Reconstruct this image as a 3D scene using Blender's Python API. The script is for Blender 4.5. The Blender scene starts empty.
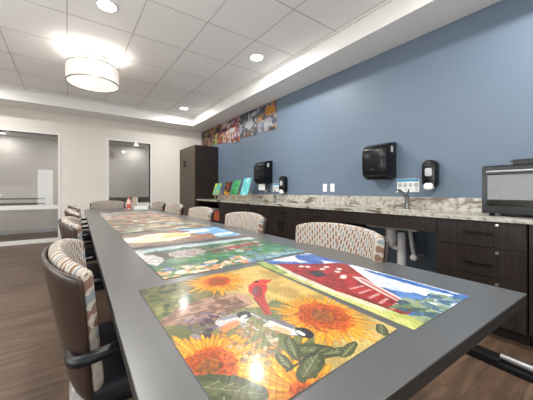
import bpy, bmesh, math, random
import numpy as np
from mathutils import Vector, Matrix
R = math.radians
PI = math.pi
C = bpy.context.scene.collection
S = bpy.context.scene
random.seed(4)

# ------------------------------------------------------------------ materials
class NT:
    def __init__(s, name):
        s.m = bpy.data.materials.new(name); s.m.use_nodes = True
        s.n = s.m.node_tree.nodes; s.l = s.m.node_tree.links
        s.b = s.n['Principled BSDF']
    def node(s, t, **kw):
        n = s.n.new(t)
        for k, v in kw.items(): setattr(n, k, v)
        return n
    def put(s, sock, v):
        if hasattr(v, 'links') or isinstance(v, bpy.types.NodeSocket): s.l.new(v, sock)
        else: sock.default_value = v
    def math(s, op, a, b=0.0, c=None):
        n = s.node('ShaderNodeMath', operation=op)
        s.put(n.inputs[0], a); s.put(n.inputs[1], b)
        if c is not None: s.put(n.inputs[2], c)
        return n.outputs[0]
    def mix(s, f, a, b):
        n = s.node('ShaderNodeMix', data_type='RGBA')
        s.put(n.inputs[0], f)
        s.put(n.inputs[6], a if isinstance(a, bpy.types.NodeSocket) else (*a, 1))
        s.put(n.inputs[7], b if isinstance(b, bpy.types.NodeSocket) else (*b, 1))
        return n.outputs[2]
    def coord(s, kind='Object', scale=(1, 1, 1), loc=(0, 0, 0)):
        t = s.node('ShaderNodeTexCoord'); mp = s.node('ShaderNodeMapping')
        s.l.new(t.outputs[kind], mp.inputs[0])
        mp.inputs['Scale'].default_value = scale; mp.inputs['Location'].default_value = loc
        return mp.outputs[0]
    def noise(s, vec, scale=5, detail=4, rough=.55):
        n = s.node('ShaderNodeTexNoise'); s.l.new(vec, n.inputs['Vector'])
        n.inputs['Scale'].default_value = scale; n.inputs['Detail'].default_value = detail
        n.inputs['Roughness'].default_value = rough
        return n.outputs['Fac']
    def ramp(s, fac, stops):
        n = s.node('ShaderNodeValToRGB'); s.l.new(fac, n.inputs[0])
        e = n.color_ramp.elements
        while len(e) < len(stops): e.new(.5)
        for i, (p, c) in enumerate(stops):
            e[i].position = p; e[i].color = (*c, 1)
        return n.outputs[0]
    def bump(s, h, strength=.2, dist=.002):
        n = s.node('ShaderNodeBump'); s.l.new(h, n.inputs['Height'])
        n.inputs['Strength'].default_value = strength; n.inputs['Distance'].default_value = dist
        s.l.new(n.outputs[0], s.b.inputs['Normal'])
    def col(s, v): s.put(s.b.inputs['Base Color'], v if isinstance(v, bpy.types.NodeSocket) else (*v, 1))
    def rough(s, v): s.put(s.b.inputs['Roughness'], v)

def lin(r, g, b):
    f = lambda c: (c / 255 / 12.92) if c / 255 <= .04045 else ((c / 255 + .055) / 1.055) ** 2.4
    return (f(r), f(g), f(b))

def plain(name, col, rough=.5, metal=0, spec=.5, coat=0, emit=None, est=1):
    t = NT(name); t.col(col); t.rough(rough); t.b.inputs['Metallic'].default_value = metal
    t.b.inputs['Specular IOR Level'].default_value = spec
    t.b.inputs['Coat Weight'].default_value = coat
    if emit:
        t.b.inputs['Emission Color'].default_value = (*emit, 1); t.b.inputs['Emission Strength'].default_value = est
    return t.m

def painted(name, col, bumpy=.05, rough=.6):
    t = NT(name); v = t.coord(); n = t.noise(v, 3, 3)
    t.col(t.mix(n, tuple(c * .97 for c in col), tuple(min(1, c * 1.03) for c in col)))
    t.rough(rough); t.bump(t.noise(v, 220, 2), bumpy, .001); return t.m

MAT = {}
MAT['blue'] = painted('blue wall paint', (.124, .173, .237), rough=.5)
MAT['cream'] = painted('cream wall paint', (.76, .72, .66))
MAT['white'] = painted('white ceiling paint', (.86, .85, .83))
MAT['trim'] = plain('white trim paint', (.80, .79, .75), .4)
MAT['grey_wall'] = painted('corridor wall paint', (.62, .59, .55))
MAT['black'] = plain('black plastic', (.005, .005, .0055), .22, spec=.3)
MAT['black_matt'] = plain('matt black metal', (.006, .006, .0065), .5, spec=.22)
MAT['black_arm'] = plain('black soft plastic', (.008, .009, .011), .38, spec=.35)
MAT['chrome'] = plain('brushed steel', (.55, .55, .55), .28, 1)
MAT['dark_chrome'] = plain('faucet metal', (.30, .30, .30), .25, 1)
MAT['pipe'] = plain('pipe insulation', (.62, .62, .63), .55)
MAT['leg_metal'] = plain('light grey powder coat', (.60, .60, .58), .4)
MAT['seat'] = plain('black vinyl', (.012, .014, .020), .55, spec=.3)
MAT['paper'] = plain('white paper', (.85, .85, .83), .7)
MAT['outlet'] = plain('white outlet plastic', (.85, .85, .84), .3)
MAT['dark'] = plain('dark cavity', (.01, .009, .008), .8)
MAT['orange'] = plain('orange plastic', (.55, .10, .02), .45)
MAT['red'] = plain('red label', (.55, .10, .06), .45)
MAT['pink'] = plain('peach bottle', (.75, .52, .44), .35)
MAT['tan'] = plain('tan board', (.42, .33, .27), .6)
MAT['lightwood'] = plain('pine', (.55, .38, .22), .55)
MAT['cyan'] = plain('cyan print', (.03, .30, .55), .5)
MAT['greyprint'] = plain('grey print', (.45, .46, .47), .6)
MAT['faint'] = plain('faint raised mark', (.07, .07, .072), .4)
MAT['oven_in'] = plain('oven lining', (.42, .42, .40), .5, .3)
MAT['rim'] = plain('shade rim bronze', (.22, .19, .16), .4, .6)
MAT['soap_window'] = plain('smoky window', (.45, .47, .48), .15)
MAT['emit'] = plain('downlight lens', (1, 1, 1), .5, emit=(1, .96, .90), est=18)
MAT['emit2'] = plain('corridor downlight lens', (1, 1, 1), .5, emit=(1, .95, .88), est=5)
MAT['shade'] = plain('linen lamp shade', (.62, .58, .53), .8, emit=(1, .90, .80), est=.27)
MAT['diffuser'] = plain('frosted diffuser', (.85, .83, .8), .5, emit=(1, .96, .90), est=.62)

def glass(name, tint=(.98, .98, .975), alpha_mix=.92):
    t = NT(name); nt = t
    out = t.n['Material Output']
    tr = t.node('ShaderNodeBsdfTransparent'); tr.inputs[0].default_value = (*tint, 1)
    gl = t.node('ShaderNodeBsdfGlossy'); gl.inputs['Roughness'].default_value = .02
    fr = t.node('ShaderNodeFresnel'); fr.inputs[0].default_value = 1.5
    mx = t.node('ShaderNodeMixShader')
    t.l.new(fr.outputs[0], mx.inputs[0]); t.l.new(tr.outputs[0], mx.inputs[1]); t.l.new(gl.outputs[0], mx.inputs[2])
    t.l.new(mx.outputs[0], out.inputs[0]); return t.m
MAT['glass'] = glass('window glass')
MAT['oven_glass'] = glass('oven door glass', (.62, .62, .60))

def wood(name, c1, c2, c3, axis='Z', rough=.45):
    t = NT(name)
    sc = {'Z': (26, 26, 1.3), 'Y': (26, 1.3, 26), 'X': (1.3, 26, 26)}[axis]
    v = t.coord('Object', sc)
    n = t.noise(v, 2.2, 5, .6)
    n2 = t.noise(v, 9, 3, .6)
    a = t.ramp(n, [(.3, c1), (.55, c2), (.75, c3)])
    t.col(t.mix(t.math('MULTIPLY', n2, .35), a, c1)); t.rough(rough); t.b.inputs['Specular IOR Level'].default_value = .35; t.bump(n2, .1, .001); return t.m
MAT['espresso'] = wood('espresso laminate', (.010, .0065, .005), (.025, .0165, .013), (.047, .033, .027))
MAT['tall_front_glare'] = wood('glare lightened laminate doors', (.070, .050, .034), (.092, .067, .048), (.115, .085, .062))  # laminate lightened to carry window glare in its colour
MAT['handrail'] = wood('grey handrail wood', (.10, .09, .08), (.14, .125, .11), (.18, .16, .14), 'X')

def floor_mat():
    t = NT('wood plank floor')
    v = t.coord('Object')
    sep = t.node('ShaderNodeSeparateXYZ'); t.l.new(v, sep.inputs[0])
    px, py = sep.outputs[0], sep.outputs[1]
    row = t.math('FLOOR', t.math('DIVIDE', py, .18))
    wn = t.node('ShaderNodeTexWhiteNoise', noise_dimensions='1D'); t.l.new(row, wn.inputs['W'])
    xs = t.math('ADD', t.math('DIVIDE', px, 1.22), t.math('MULTIPLY', wn.outputs[0], 7.0))
    colid = t.math('FLOOR', xs)
    cmb = t.node('ShaderNodeCombineXYZ'); t.l.new(row, cmb.inputs[0]); t.l.new(colid, cmb.inputs[1])
    w2 = t.node('ShaderNodeTexWhiteNoise', noise_dimensions='3D'); t.l.new(cmb.outputs[0], w2.inputs[0])
    # grain
    mp = t.node('ShaderNodeMapping'); t.l.new(v, mp.inputs[0]); mp.inputs['Scale'].default_value = (2.2, 22, 1)
    add = t.node('ShaderNodeVectorMath', operation='ADD'); t.l.new(mp.outputs[0], add.inputs[0])
    sc = t.node('ShaderNodeVectorMath', operation='SCALE'); t.l.new(w2.outputs[1], sc.inputs[0]); sc.inputs['Scale'].default_value = 30
    t.l.new(sc.outputs[0], add.inputs[1])
    n = t.noise(add.outputs[0], 1.0, 6, .62)
    n2 = t.noise(add.outputs[0], 4.0, 4, .6)
    a = t.ramp(n, [(.30, (.028, .015, .009)), (.5, (.088, .051, .030)), (.68, (.185, .117, .075))])
    a = t.mix(t.math('MULTIPLY', n2, .5), a, (.055, .035, .026))
    a = t.mix(t.math('MULTIPLY', w2.outputs[0], .45), a, (.13, .084, .056))
    fy = t.math('ABSOLUTE', t.math('SUBTRACT', t.math('FRACT', t.math('DIVIDE', py, .18)), .5))
    fx = t.math('ABSOLUTE', t.math('SUBTRACT', t.math('FRACT', xs), .5))
    gap = t.math('MAXIMUM', t.math('GREATER_THAN', fy, .492), t.math('GREATER_THAN', fx, .4988))
    a = t.mix(t.math('MULTIPLY', gap, .6), a, (.03, .02, .015))
    k3 = t.node('ShaderNodeMapRange'); t.l.new(t.noise(t.coord('Object', (1.2, 4, 1)), 3.0, 5, .7), k3.inputs[0]); k3.inputs[1].default_value = .52; k3.inputs[2].default_value = .72
    a = t.mix(t.math('MULTIPLY', k3.outputs[0], .6), a, (.035, .020, .013))
    t.b.inputs['Specular IOR Level'].default_value = .35
    t.col(a); t.rough(.42); t.bump(n2, .12, .001); return t.m
MAT['floor'] = floor_mat()

def granite():
    t = NT('cream granite'); v = t.coord('Object', (1, 1, 1))
    mp = t.coord('Object', (2.0, 1.0, 3.6))
    big = t.noise(mp, 3.2, 6, .62)
    med = t.noise(v, 22, 5, .65)
    fine = t.noise(v, 90, 3, .6)
    a = t.ramp(med, [(.34, (.20, .175, .145)), (.47, (.43, .405, .355)), (.68, (.58, .555, .50))])
    a = t.mix(t.math('MULTIPLY', t.math('GREATER_THAN', fine, .68), .6), a, (.22, .19, .16))
    k = t.node('ShaderNodeMapRange'); t.l.new(big, k.inputs[0]); k.inputs[1].default_value = .535; k.inputs[2].default_value = .60
    a = t.mix(k.outputs[0], a, (.15, .125, .085))
    k2 = t.node('ShaderNodeMapRange'); t.l.new(t.noise(mp, 9, 4, .6), k2.inputs[0]); k2.inputs[1].default_value = .66; k2.inputs[2].default_value = .72
    a = t.mix(k2.outputs[0], a, (.05, .04, .035))
    t.col(a); t.rough(.22); return t.m
MAT['granite'] = granite()

def laminate():
    t = NT('grey laminate'); v = t.coord('Object')
    n = t.noise(v, 350, 2); t.col(t.mix(n, (.062, .063, .063), (.076, .077, .077)))
    t.rough(t.math('ADD', t.math('MULTIPLY', t.noise(v, 3, 3), .05), .30)); t.bump(n, .06, .0005)
    t.b.inputs['Specular IOR Level'].default_value = .9; t.b.inputs['Coat Weight'].default_value = .45; t.b.inputs['Coat Roughness'].default_value = .3
    return t.m
MAT['laminate'] = laminate()
MAT['edge'] = plain('dark grey edge band', (.024, .021, .019), .5, spec=.3)
MAT['tile'] = (lambda: (lambda t: (t.col(t.mix(t.noise(t.coord(), 120, 3), (.86, .85, .84), (.92, .91, .90))), t.rough(.85), t.bump(t.noise(t.coord(), 400, 2), .25, .001), t.m)[-1])(NT('acoustic ceiling tile')))()
MAT['gridrail'] = plain('tile joint', (.58, .56, .55), .7)

def fabric():
    # ogee lattice of cream, brown and grey blue on the UV of the padded back
    t = NT('woven ikat fabric'); tc = t.node('ShaderNodeTexCoord')
    sep = t.node('ShaderNodeSeparateXYZ'); t.l.new(tc.outputs['Object'], sep.inputs[0])
    xo = t.math('ADD', sep.outputs[0], .20)
    U = t.math('ADD', sep.outputs[1], t.math('MULTIPLY', xo, t.math('SIGN', sep.outputs[1])))
    V = t.math('SUBTRACT', sep.outputs[2], t.math('MULTIPLY', xo, .6))
    u = t.math('DIVIDE', U, .0215); v = t.math('DIVIDE', V, .045)
    ci = t.math('FLOOR', u)
    par = t.math('MODULO', t.math('ABSOLUTE', ci), 2.0)
    vv = t.math('ADD', v, t.math('MULTIPLY', par, .5))
    fu = t.math('ABSOLUTE', t.math('SUBTRACT', t.math('FRACT', u), .5))
    fv = t.math('ABSOLUTE', t.math('SUBTRACT', t.math('FRACT', vv), .5))
    d = t.math('SQRT', t.math('ADD', t.math('POWER', t.math('MULTIPLY', fu, 2.1), 2), t.math('POWER', t.math('MULTIPLY', fv, 1.75), 2)))
    core = t.math('LESS_THAN', d, .70)
    ring = t.math('MULTIPLY', t.math('GREATER_THAN', d, .78), t.math('LESS_THAN', d, .98))
    m3 = t.math('MODULO', t.math('ABSOLUTE', t.math('ADD', ci, t.math('FLOOR', vv))), 3.0)
    isb = t.math('GREATER_THAN', m3, 1.5)
    n = t.noise(tc.outputs['Object'], 260, 3)
    base = t.mix(n, (.42, .37, .30), (.54, .485, .41))
    cc = t.mix(isb, (.14, .062, .035), (.15, .19, .22))
    a = t.mix(t.math('MULTIPLY', ring, .75), base, (.34, .30, .27))
    a = t.mix(t.math('MULTIPLY', core, .88), a, cc)
    t.col(a); t.rough(.85); t.bump(n, .3, .001); return t.m
MAT['fabric'] = fabric()
def leather():
    t = NT('brown vinyl shell'); v = t.coord('Object'); n = t.noise(v, 6, 4)
    t.col(t.mix(n, (.030, .0165, .010), (.040, .022, .014))); t.rough(.36); t.bump(t.noise(v, 300, 3), .12, .001); return t.m
MAT['leather'] = leather()

def print_mat(name, rough, coat, relief, piece=.0185):
    t = NT(name)
    at = t.node('ShaderNodeAttribute', attribute_name='art')
    tc = t.node('ShaderNodeTexCoord'); sep = t.node('ShaderNodeSeparateXYZ'); t.l.new(tc.outputs['UV'], sep.inputs[0])
    x, y = sep.outputs[0], sep.outputs[1]
    k = 2 * PI / piece
    wx = t.math('ADD', x, t.math('MULTIPLY', t.math('SINE', t.math('MULTIPLY', y, k)), piece * .20))
    wy = t.math('ADD', y, t.math('MULTIPLY', t.math('SINE', t.math('MULTIPLY', x, k)), piece * .20))
    lx = t.math('ABSOLUTE', t.math('SUBTRACT', t.math('FRACT', t.math('DIVIDE', wx, piece)), .5))
    ly = t.math('ABSOLUTE', t.math('SUBTRACT', t.math('FRACT', t.math('DIVIDE', wy, piece)), .5))
    m = t.math('MAXIMUM', lx, ly)
    cut = t.node('ShaderNodeMapRange'); t.l.new(m, cut.inputs[0]); cut.inputs[1].default_value = .445; cut.inputs[2].default_value = .49
    t.col(t.mix(t.math('MULTIPLY', cut.outputs[0], relief * .55), at.outputs['Color'], (.05, .045, .04)))
    t.rough(rough); t.b.inputs['Specular IOR Level'].default_value = .38; t.b.inputs['Coat Weight'].default_value = coat; t.b.inputs['Coat Roughness'].default_value = .12
    h = t.math('SUBTRACT', t.math('MULTIPLY', t.noise(tc.outputs['UV'], 38, 3), 1.0), t.math('MULTIPLY', cut.outputs[0], .9))
    if relief: t.bump(h, .35 * relief, .0025)
    return t.m
MAT['puzzle'] = print_mat('printed jigsaw card', .34, .15, 1.0)
MAT['print'] = print_mat('printed card', .45, .0, .0)

# ------------------------------------------------------------------ object helpers
def link(name, me, mat=None, parent=None, smooth=False):
    o = bpy.data.objects.new(name, me); C.objects.link(o)
    if mat is not None: me.materials.append(MAT[mat] if isinstance(mat, str) else mat)
    if parent: o.parent = parent
    if smooth:
        for p in me.polygons: p.use_smooth = True
    return o
def tag(o, label, cat=None, group=None):
    o['label'] = label
    if cat: o['category'] = cat
    if group: o['group'] = group
    return o
def thing(name, label, cat, loc=(0, 0, 0), rz=0, group=None):
    o = bpy.data.objects.new(name, None); C.objects.link(o); o.location = loc; o.rotation_euler = (0, 0, rz)
    o.empty_display_size = .05
    return tag(o, label, cat, group)
def struct(o): o['kind'] = 'structure'; return o

class B:
    """collects shapes into one bmesh"""
    def __init__(s): s.bm = bmesh.new()
    def box(s, x0, x1, y0, y1, z0, z1, bev=0, seg=2, M=None):
        b = bmesh.new(); bmesh.ops.create_cube(b, size=1)
        for v in b.verts:
            v.co = Vector(((x0 + x1) / 2 + v.co.x * (x1 - x0), (y0 + y1) / 2 + v.co.y * (y1 - y0), (z0 + z1) / 2 + v.co.z * (z1 - z0)))
        if bev: bmesh.ops.bevel(b, geom=b.edges[:], offset=bev, segments=seg, affect='EDGES', profile=.5)
        s._add(b, M); return s
    def _add(s, b, M=None):
        if M is not None: bmesh.ops.transform(b, matrix=M, verts=b.verts)
        me = bpy.data.meshes.new('t'); b.to_mesh(me); s.bm.from_mesh(me); bpy.data.meshes.remove(me); b.free()
    def lathe(s, prof, n=32, M=None, cx=0, cy=0):
        b = bmesh.new(); rings = []
        for r, z in prof:
            if r < 1e-6: rings.append([b.verts.new((cx, cy, z))])
            else: rings.append([b.verts.new((cx + r * math.cos(2 * PI * i / n), cy + r * math.sin(2 * PI * i / n), z)) for i in range(n)])
        for a, c in zip(rings, rings[1:]):
            for i in range(n):
                j = (i + 1) % n
                if len(a) == 1 and len(c) == 1: continue
                if len(a) == 1: b.faces.new((a[0], c[j], c[i]))
                elif len(c) == 1: b.faces.new((a[i], a[j], c[0]))
                else: b.faces.new((a[i], a[j], c[j], c[i]))
        bmesh.ops.recalc_face_normals(b, faces=b.faces)
        s._add(b, M); return s
    def tube(s, pts, r, n=10, caps=True):
        pts = [Vector(p) for p in pts]; b = bmesh.new(); rings = []
        rr = r if isinstance(r, (list, tuple)) else [r] * len(pts)
        up = None
        for i, p in enumerate(pts):
            d = (pts[min(i + 1, len(pts) - 1)] - pts[max(i - 1, 0)]).normalized()
            if up is None:
                up = Vector((0, 0, 1)) if abs(d.z) < .9 else Vector((1, 0, 0))
            a = d.cross(up).normalized(); up = a.cross(d).normalized()
            rings.append([b.verts.new(p + (a * math.cos(2 * PI * k / n) + up * math.sin(2 * PI * k / n)) * rr[i]) for k in range(n)])
        for A, D in zip(rings, rings[1:]):
            for k in range(n): b.faces.new((A[k], A[(k + 1) % n], D[(k + 1) % n], D[k]))
        if caps: b.faces.new(rings[0][::-1]); b.faces.new(rings[-1])
        bmesh.ops.recalc_face_normals(b, faces=b.faces)
        s._add(b); return s
    def prism(s, outline, axis, a0, a1, bev=0):
        """outline in the two other axes, extruded along axis"""
        b = bmesh.new()
        def P(u, v, w): return {'X': (w, u, v), 'Y': (u, w, v), 'Z': (u, v, w)}[axis]
        lo = [b.verts.new(P(u, v, a0)) for u, v in outline]; hi = [b.verts.new(P(u, v, a1)) for u, v in outline]
        b.faces.new(lo[::-1]); b.faces.new(hi)
        for i in range(len(lo)):
            j = (i + 1) % len(lo); b.faces.new((lo[i], lo[j], hi[j], hi[i]))
        bmesh.ops.recalc_face_normals(b, faces=b.faces)
        if bev: bmesh.ops.bevel(b, geom=b.edges[:], offset=bev, segments=3, affect='EDGES', profile=.5)
        s._add(b); return s
    def make(s, name, mat, parent=None, smooth=False):
        me = bpy.data.meshes.new(name); s.bm.to_mesh(me); s.bm.free()
        o = link(name, me, mat, parent, smooth)
        if smooth: me.set_sharp_from_angle(angle=R(38))
        return o
def box(name, mat, x0, x1, y0, y1, z0, z1, parent=None, bev=0, smooth=False):
    return B().box(x0, x1, y0, y1, z0, z1, bev).make(name, mat, parent, smooth or bev > 0)
def arc(cx, cz, r, a0, a1, n=8):
    return [(cx + r * math.cos(R(a0 + (a1 - a0) * i / n)), cz + r * math.sin(R(a0 + (a1 - a0) * i / n))) for i in range(n + 1)]
def smoothpath(pts, it=3):
    pts = [Vector(p) for p in pts]
    for _ in range(it):
        q = [pts[0]]
        for a, b in zip(pts, pts[1:]): q += [a * .75 + b * .25, a * .25 + b * .75]
        q.append(pts[-1]); pts = q
    return pts

# ------------------------------------------------------------------ the room
XW, YB, XL, YR = 3.2, 7.15, -2.7, -2.0           # blue wall, far wall, left wall, rear wall
ZS, ZC = 2.80, 3.02
SX, SY, SL, SR = 2.70, 6.57, -2.15, -1.4         # inner lines of the ceiling drop
struct(box('floor', 'floor', XL - .1, XW + 1.6, YR - .1, 9.2, -.1, 0))
struct(box('wall_right', 'blue', XW, XW + .12, YR, YB + .0, 0, 3.2))
struct(box('wall_left', 'cream', XL - .12, XL, YR, YB, 0, 3.2))
# rear wall with a glazed door opening that lets daylight in
g = B(); dx0, dx1, dz = -1.35, -.55, 2.25
g.box(XL, dx0, YR - .12, YR, 0, 3.2).box(dx1, XW, YR - .12, YR, 0, 3.2).box(dx0, dx1, YR - .12, YR, dz, 3.2)
struct(g.make('wall_rear', 'cream'))
d = B(); d.box(dx0, dx0 + .08, YR - .09, YR - .03, 0, dz).box(dx1 - .08, dx1, YR - .09, YR - .03, 0, dz)
d.box(dx0 + .08, dx1 - .08, YR - .09, YR - .03, dz - .1, dz).box(dx0 + .08, dx1 - .08, YR - .09, YR - .03, 0, .2)
rd = struct(d.make('door_1', 'trim')); box('door_glass', 'glass', dx0 + .08, dx1 - .08, YR - .065, YR - .055, .2, dz - .1, rd)
# far wall with two interior windows
W1 = (-2.3, -.19, .09, 2.32); W2 = (.80, 1.76, .09, 2.32)
g = B(); T = .12
g.box(XL, W1[0], YB, YB + T, 0, 3.2).box(W1[1], W2[0], YB, YB + T, 0, 3.2).box(W2[1], XW + .12, YB, YB + T, 0, 3.2)
for w in (W1, W2):
    g.box(w[0], w[1], YB, YB + T, 0, w[2]).box(w[0], w[1], YB, YB + T, w[3], 3.2)
struct(g.make('wall_far', 'cream'))
for i, w in enumerate((W1, W2)):
    fr = B(); a = .045
    y0, y1 = YB - .012, YB + T + .012
    fr.box(w[0] - a, w[0], y0, y1, w[2] - .0, w[3] + a).box(w[1], w[1] + a, y0, y1, w[2] - .0, w[3] + a)
    fr.box(w[0], w[1], y0, y1, w[3], w[3] + a)
    fr.box(w[0] - a, w[1] + a, y0, y1, w[2] - .09, w[2])
    win = struct(fr.make('window_%d' % (i + 1), 'trim'))
    box('mullion', 'trim', w[0], w[1], YB + .02, YB + .09, .715, .80, win)
    box('glass_pane', 'glass', w[0], w[1], YB + .045, YB + .055, .80, w[3], win)
    box('glass_pane', 'glass', w[0], w[1], YB + .045, YB + .055, w[2], .715, win)
struct(B().box(W1[1] + .05, W2[0] - .05, YB - .012, YB - .001, 0, .09).make('baseboard_far', 'trim'))
# ceiling: tiles, drop around them
ceil = struct(box('ceiling', 'tile', SL, SX, SR, SY, ZC, ZC + .08))
g = B()
for x in [1.975 - .663 * k for k in range(-1, 7)]:
    if SL < x < SX - .03: g.box(x - .006, x + .006, SR, SY, ZC - .003, ZC + .001)
for y in (-1.25, -.56, .135, .83, 1.36, 2.06, 2.765, 3.475, 4.185, 4.90, 5.61, 6.32):
    g.box(SL, SX, y - .006, y + .006, ZC - .003, ZC + .001)
g.make('tile_joints', 'gridrail', ceil)
g = B()
g.box(SX, XW + .1, YR, YB, ZS, ZC + .08).box(XL, SL, YR, YB, ZS, ZC + .08).box(SL, SX, SY, YB, ZS, ZC + .08).box(SL, SX, YR, SR, ZS, ZC + .08)
g.make('ceiling_drop', 'white', ceil)
g = B()   # wall angle around the tile field
g.box(SX - .035, SX, SR, SY, ZC - .012, ZC).box(SL, SL + .035, SR, SY, ZC - .012, ZC).box(SL, SX, SY - .035, SY, ZC - .012, ZC).box(SL, SX, SR, SR + .035, ZC - .012, ZC)
g.make('wall_angle', 'white', ceil)
# corridor beyond the windows
struct(B().box(-4, 4.8, 9.0, 9.12, 0, 2.6).box(-4, -3.9, YB + T, 9.0, 0, 2.6).box(4.7, 4.8, YB + T, 9.0, 0, 2.6).make('wall_corridor', 'grey_wall'))
struct(box('floor', 'floor', -4, XL - .1, YB + T, 9.2, -.1, 0))
struct(box('trim_1', 'grey_wall', -4, 4.8, YB + T + .0, 9.1, 2.5, 2.6))
struct(box('baseboard_corridor', 'greyprint', -3.9, 4.7, 8.985, 9.0, 0, .10))
for x0, x1 in ((-3.6, -.52), (.1, 4.0)):
    h = thing('handrail', 'grey wooden handrail on the corridor wall behind the %s' % ('wide left window' if x0 < -1 else 'narrow right window'), 'handrail', ((x0 + x1) / 2, 8.95, .84), 0)
    L = (x1 - x0) / 2
    B().box(-L, L, -.045, -.005, -.07, .07, .012).make('rail', 'handrail' if x0 > -1 else 'grey_wall', h, True)
    if x0 < -1:
        for z in (-.062, .062): B().box(-L, L, -.052, -.03, z - .016, z + .016, .004).make('trim_strip', 'handrail', h)
    for k in range(4): B().box(-L + .2 + k * (2 * L - .4) / 3 - .015, -L + .2 + k * (2 * L - .4) / 3 + .015, -.005, .05, -.02, .02).make('bracket', 'chrome', h)
struct(B().box(2.22, 2.30, 8.96, 9.0, 0, 2.2).box(2.30, 3.15, 8.96, 9.0, 2.12, 2.2).box(2.30, 3.15, 8.97, 9.0, 0, 2.12).make('door_2', 'dark'))
o = box('wall_speaker', 'tan', -.045, .045, -.04, 0, -.09, .09, None, .006); o.location = (1.10, 8.999, 2.20)
tag(o, 'small brown box high on the corridor wall seen through the narrow window', 'wall box')

# ------------------------------------------------------------------ lights
def area(name, loc, rot, size, power, col=(1, 1, 1), shape='DISK', sy=None, spread=180):
    L = bpy.data.lights.new(name, 'AREA'); L.energy = power; L.color = col; L.shape = shape; L.size = size
    if sy: L.size_y = sy
    L.spread = R(spread)
    o = bpy.data.objects.new(name, L); C.objects.link(o); o.location = loc; o.rotation_euler = rot; return o
DL = [(2.22, 5.95, 'over the far end of the blue wall'), (2.24, 3.10, 'over the middle of the blue wall'), (.33, 3.10, 'nearer the lens than the drum lamp')]
HID = [(.33, .25), (2.24, .25), (-1.6, 3.1), (-1.6, 5.95)]
def downlight(x, y, z, label, mat='emit', r=.085, group=None, power=32, col=(1, .985, .96)):
    t = thing('downlight', label, 'ceiling light', (x, y, z), 0, group)
    B().lathe([(r, -.001), (r + .022, -.001), (r + .022, -.006), (r + .004, -.008), (r, -.001)], 32).make('trim_ring', 'trim', t, True)
    B().lathe([(0, -.004), (r, -.004), (r, -.001)], 32).make('lens', mat, t, True)
    l = area('downlight_lamp', (x, y, z - .012), (0, 0, 0), r * 2, power, col); l.parent = None
for x, y, w in DL: downlight(x, y, ZC, 'round recessed ceiling downlight ' + w, power=20 if y > 5 else 32)
for x, y in HID: downlight(x, y, ZC, 'round recessed downlight in the tiled ceiling outside the view', group='downlights outside the view')
downlight(-1.33, 8.63, 2.5, 'round corridor downlight seen through the wide left window', 'emit2', .07, power=4.5)
downlight(1.72, 8.62, 2.5, 'round corridor downlight seen through the narrow window', 'emit2', .07, power=4.5)

for x in (-3.1, .25): downlight(x, 8.2, 2.5, 'added round corridor downlight hidden behind the cream wall', 'emit2', .07, group='added hidden corridor downlights', power=11)  # added out of sight to brighten the corridor
# drum lamp
lx, ly = .29, 4.31
t = thing('drum_lamp', 'round two tier semi flush drum ceiling lamp with cream fabric shade', 'ceiling lamp', (lx, ly, ZC), 0)
r = .325
s = B().lathe([(r, -.42), (r, -.20), (r - .006, -.20), (r - .006, -.42), (r, -.42)], 64).make('lamp_shade', 'shade', t, True)
B().lathe([(r + .003, -.425), (r + .003, -.412), (r - .009, -.412), (r - .009, -.425), (r + .003, -.425)], 64).lathe([(r + .003, -.205), (r + .003, -.195), (r - .009, -.195), (r - .009, -.205), (r + .003, -.205)], 64).make('shade_rim', 'rim', t, True)
B().lathe([(.185, -.20), (.185, -.06), (.180, -.06), (.180, -.20), (.185, -.20)], 48).make('upper_shade', 'shade', t, True)
B().lathe([(.188, -.068), (.188, -.058), (.178, -.058), (.178, -.068), (.188, -.068)], 48).make('upper_rim', 'rim', t, True)
B().lathe([(0, -.435), (.15, -.432), (r - .012, -.418), (r - .012, -.412), (0, -.425)], 64).make('diffuser', 'diffuser', t, True)
B().lathe([(0, -.475), (.012, -.474), (.024, -.462), (.03, -.445), (.03, -.436), (0, -.436)], 24).make('finial', 'diffuser', t, True)
g = B().lathe([(0, 0), (.065, 0), (.065, -.02), (.012, -.028), (.012, -.19), (0, -.19)], 24)
for k in range(3):
    a = 2 * PI * k / 3 + .5; g.tube([(0, 0, -.19), (.318 * math.cos(a), .318 * math.sin(a), -.205)], .004, 6)
g.make('mount', 'rim', t, True)
lamp1 = t
added_lamp = lamp1.copy(); C.objects.link(added_lamp); added_lamp.location = (lx, 1.45, ZC); added_lamp['label'] = 'added cream drum ceiling lamp outside the view, above the near end of the table'  # copy added out of view to brighten the ceiling
for ch in list(lamp1.children):
    c = ch.copy(); C.objects.link(c); c.parent = added_lamp
for ly_ in (ly, 1.45):
  for a in (0, 2.1, 4.2):
    L = bpy.data.lights.new('bulb_light', 'POINT'); L.energy = 3.6 if ly_ == ly else 13; L.color = (1, .94, .87); L.shadow_soft_size = .03  # the added copy gets stronger bulbs to lift the ceiling
    o = bpy.data.objects.new('bulb_light', L); C.objects.link(o); o.location = (lx + .25 * math.cos(a + .6), ly_ + .25 * math.sin(a + .6), ZC - .29)
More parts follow.
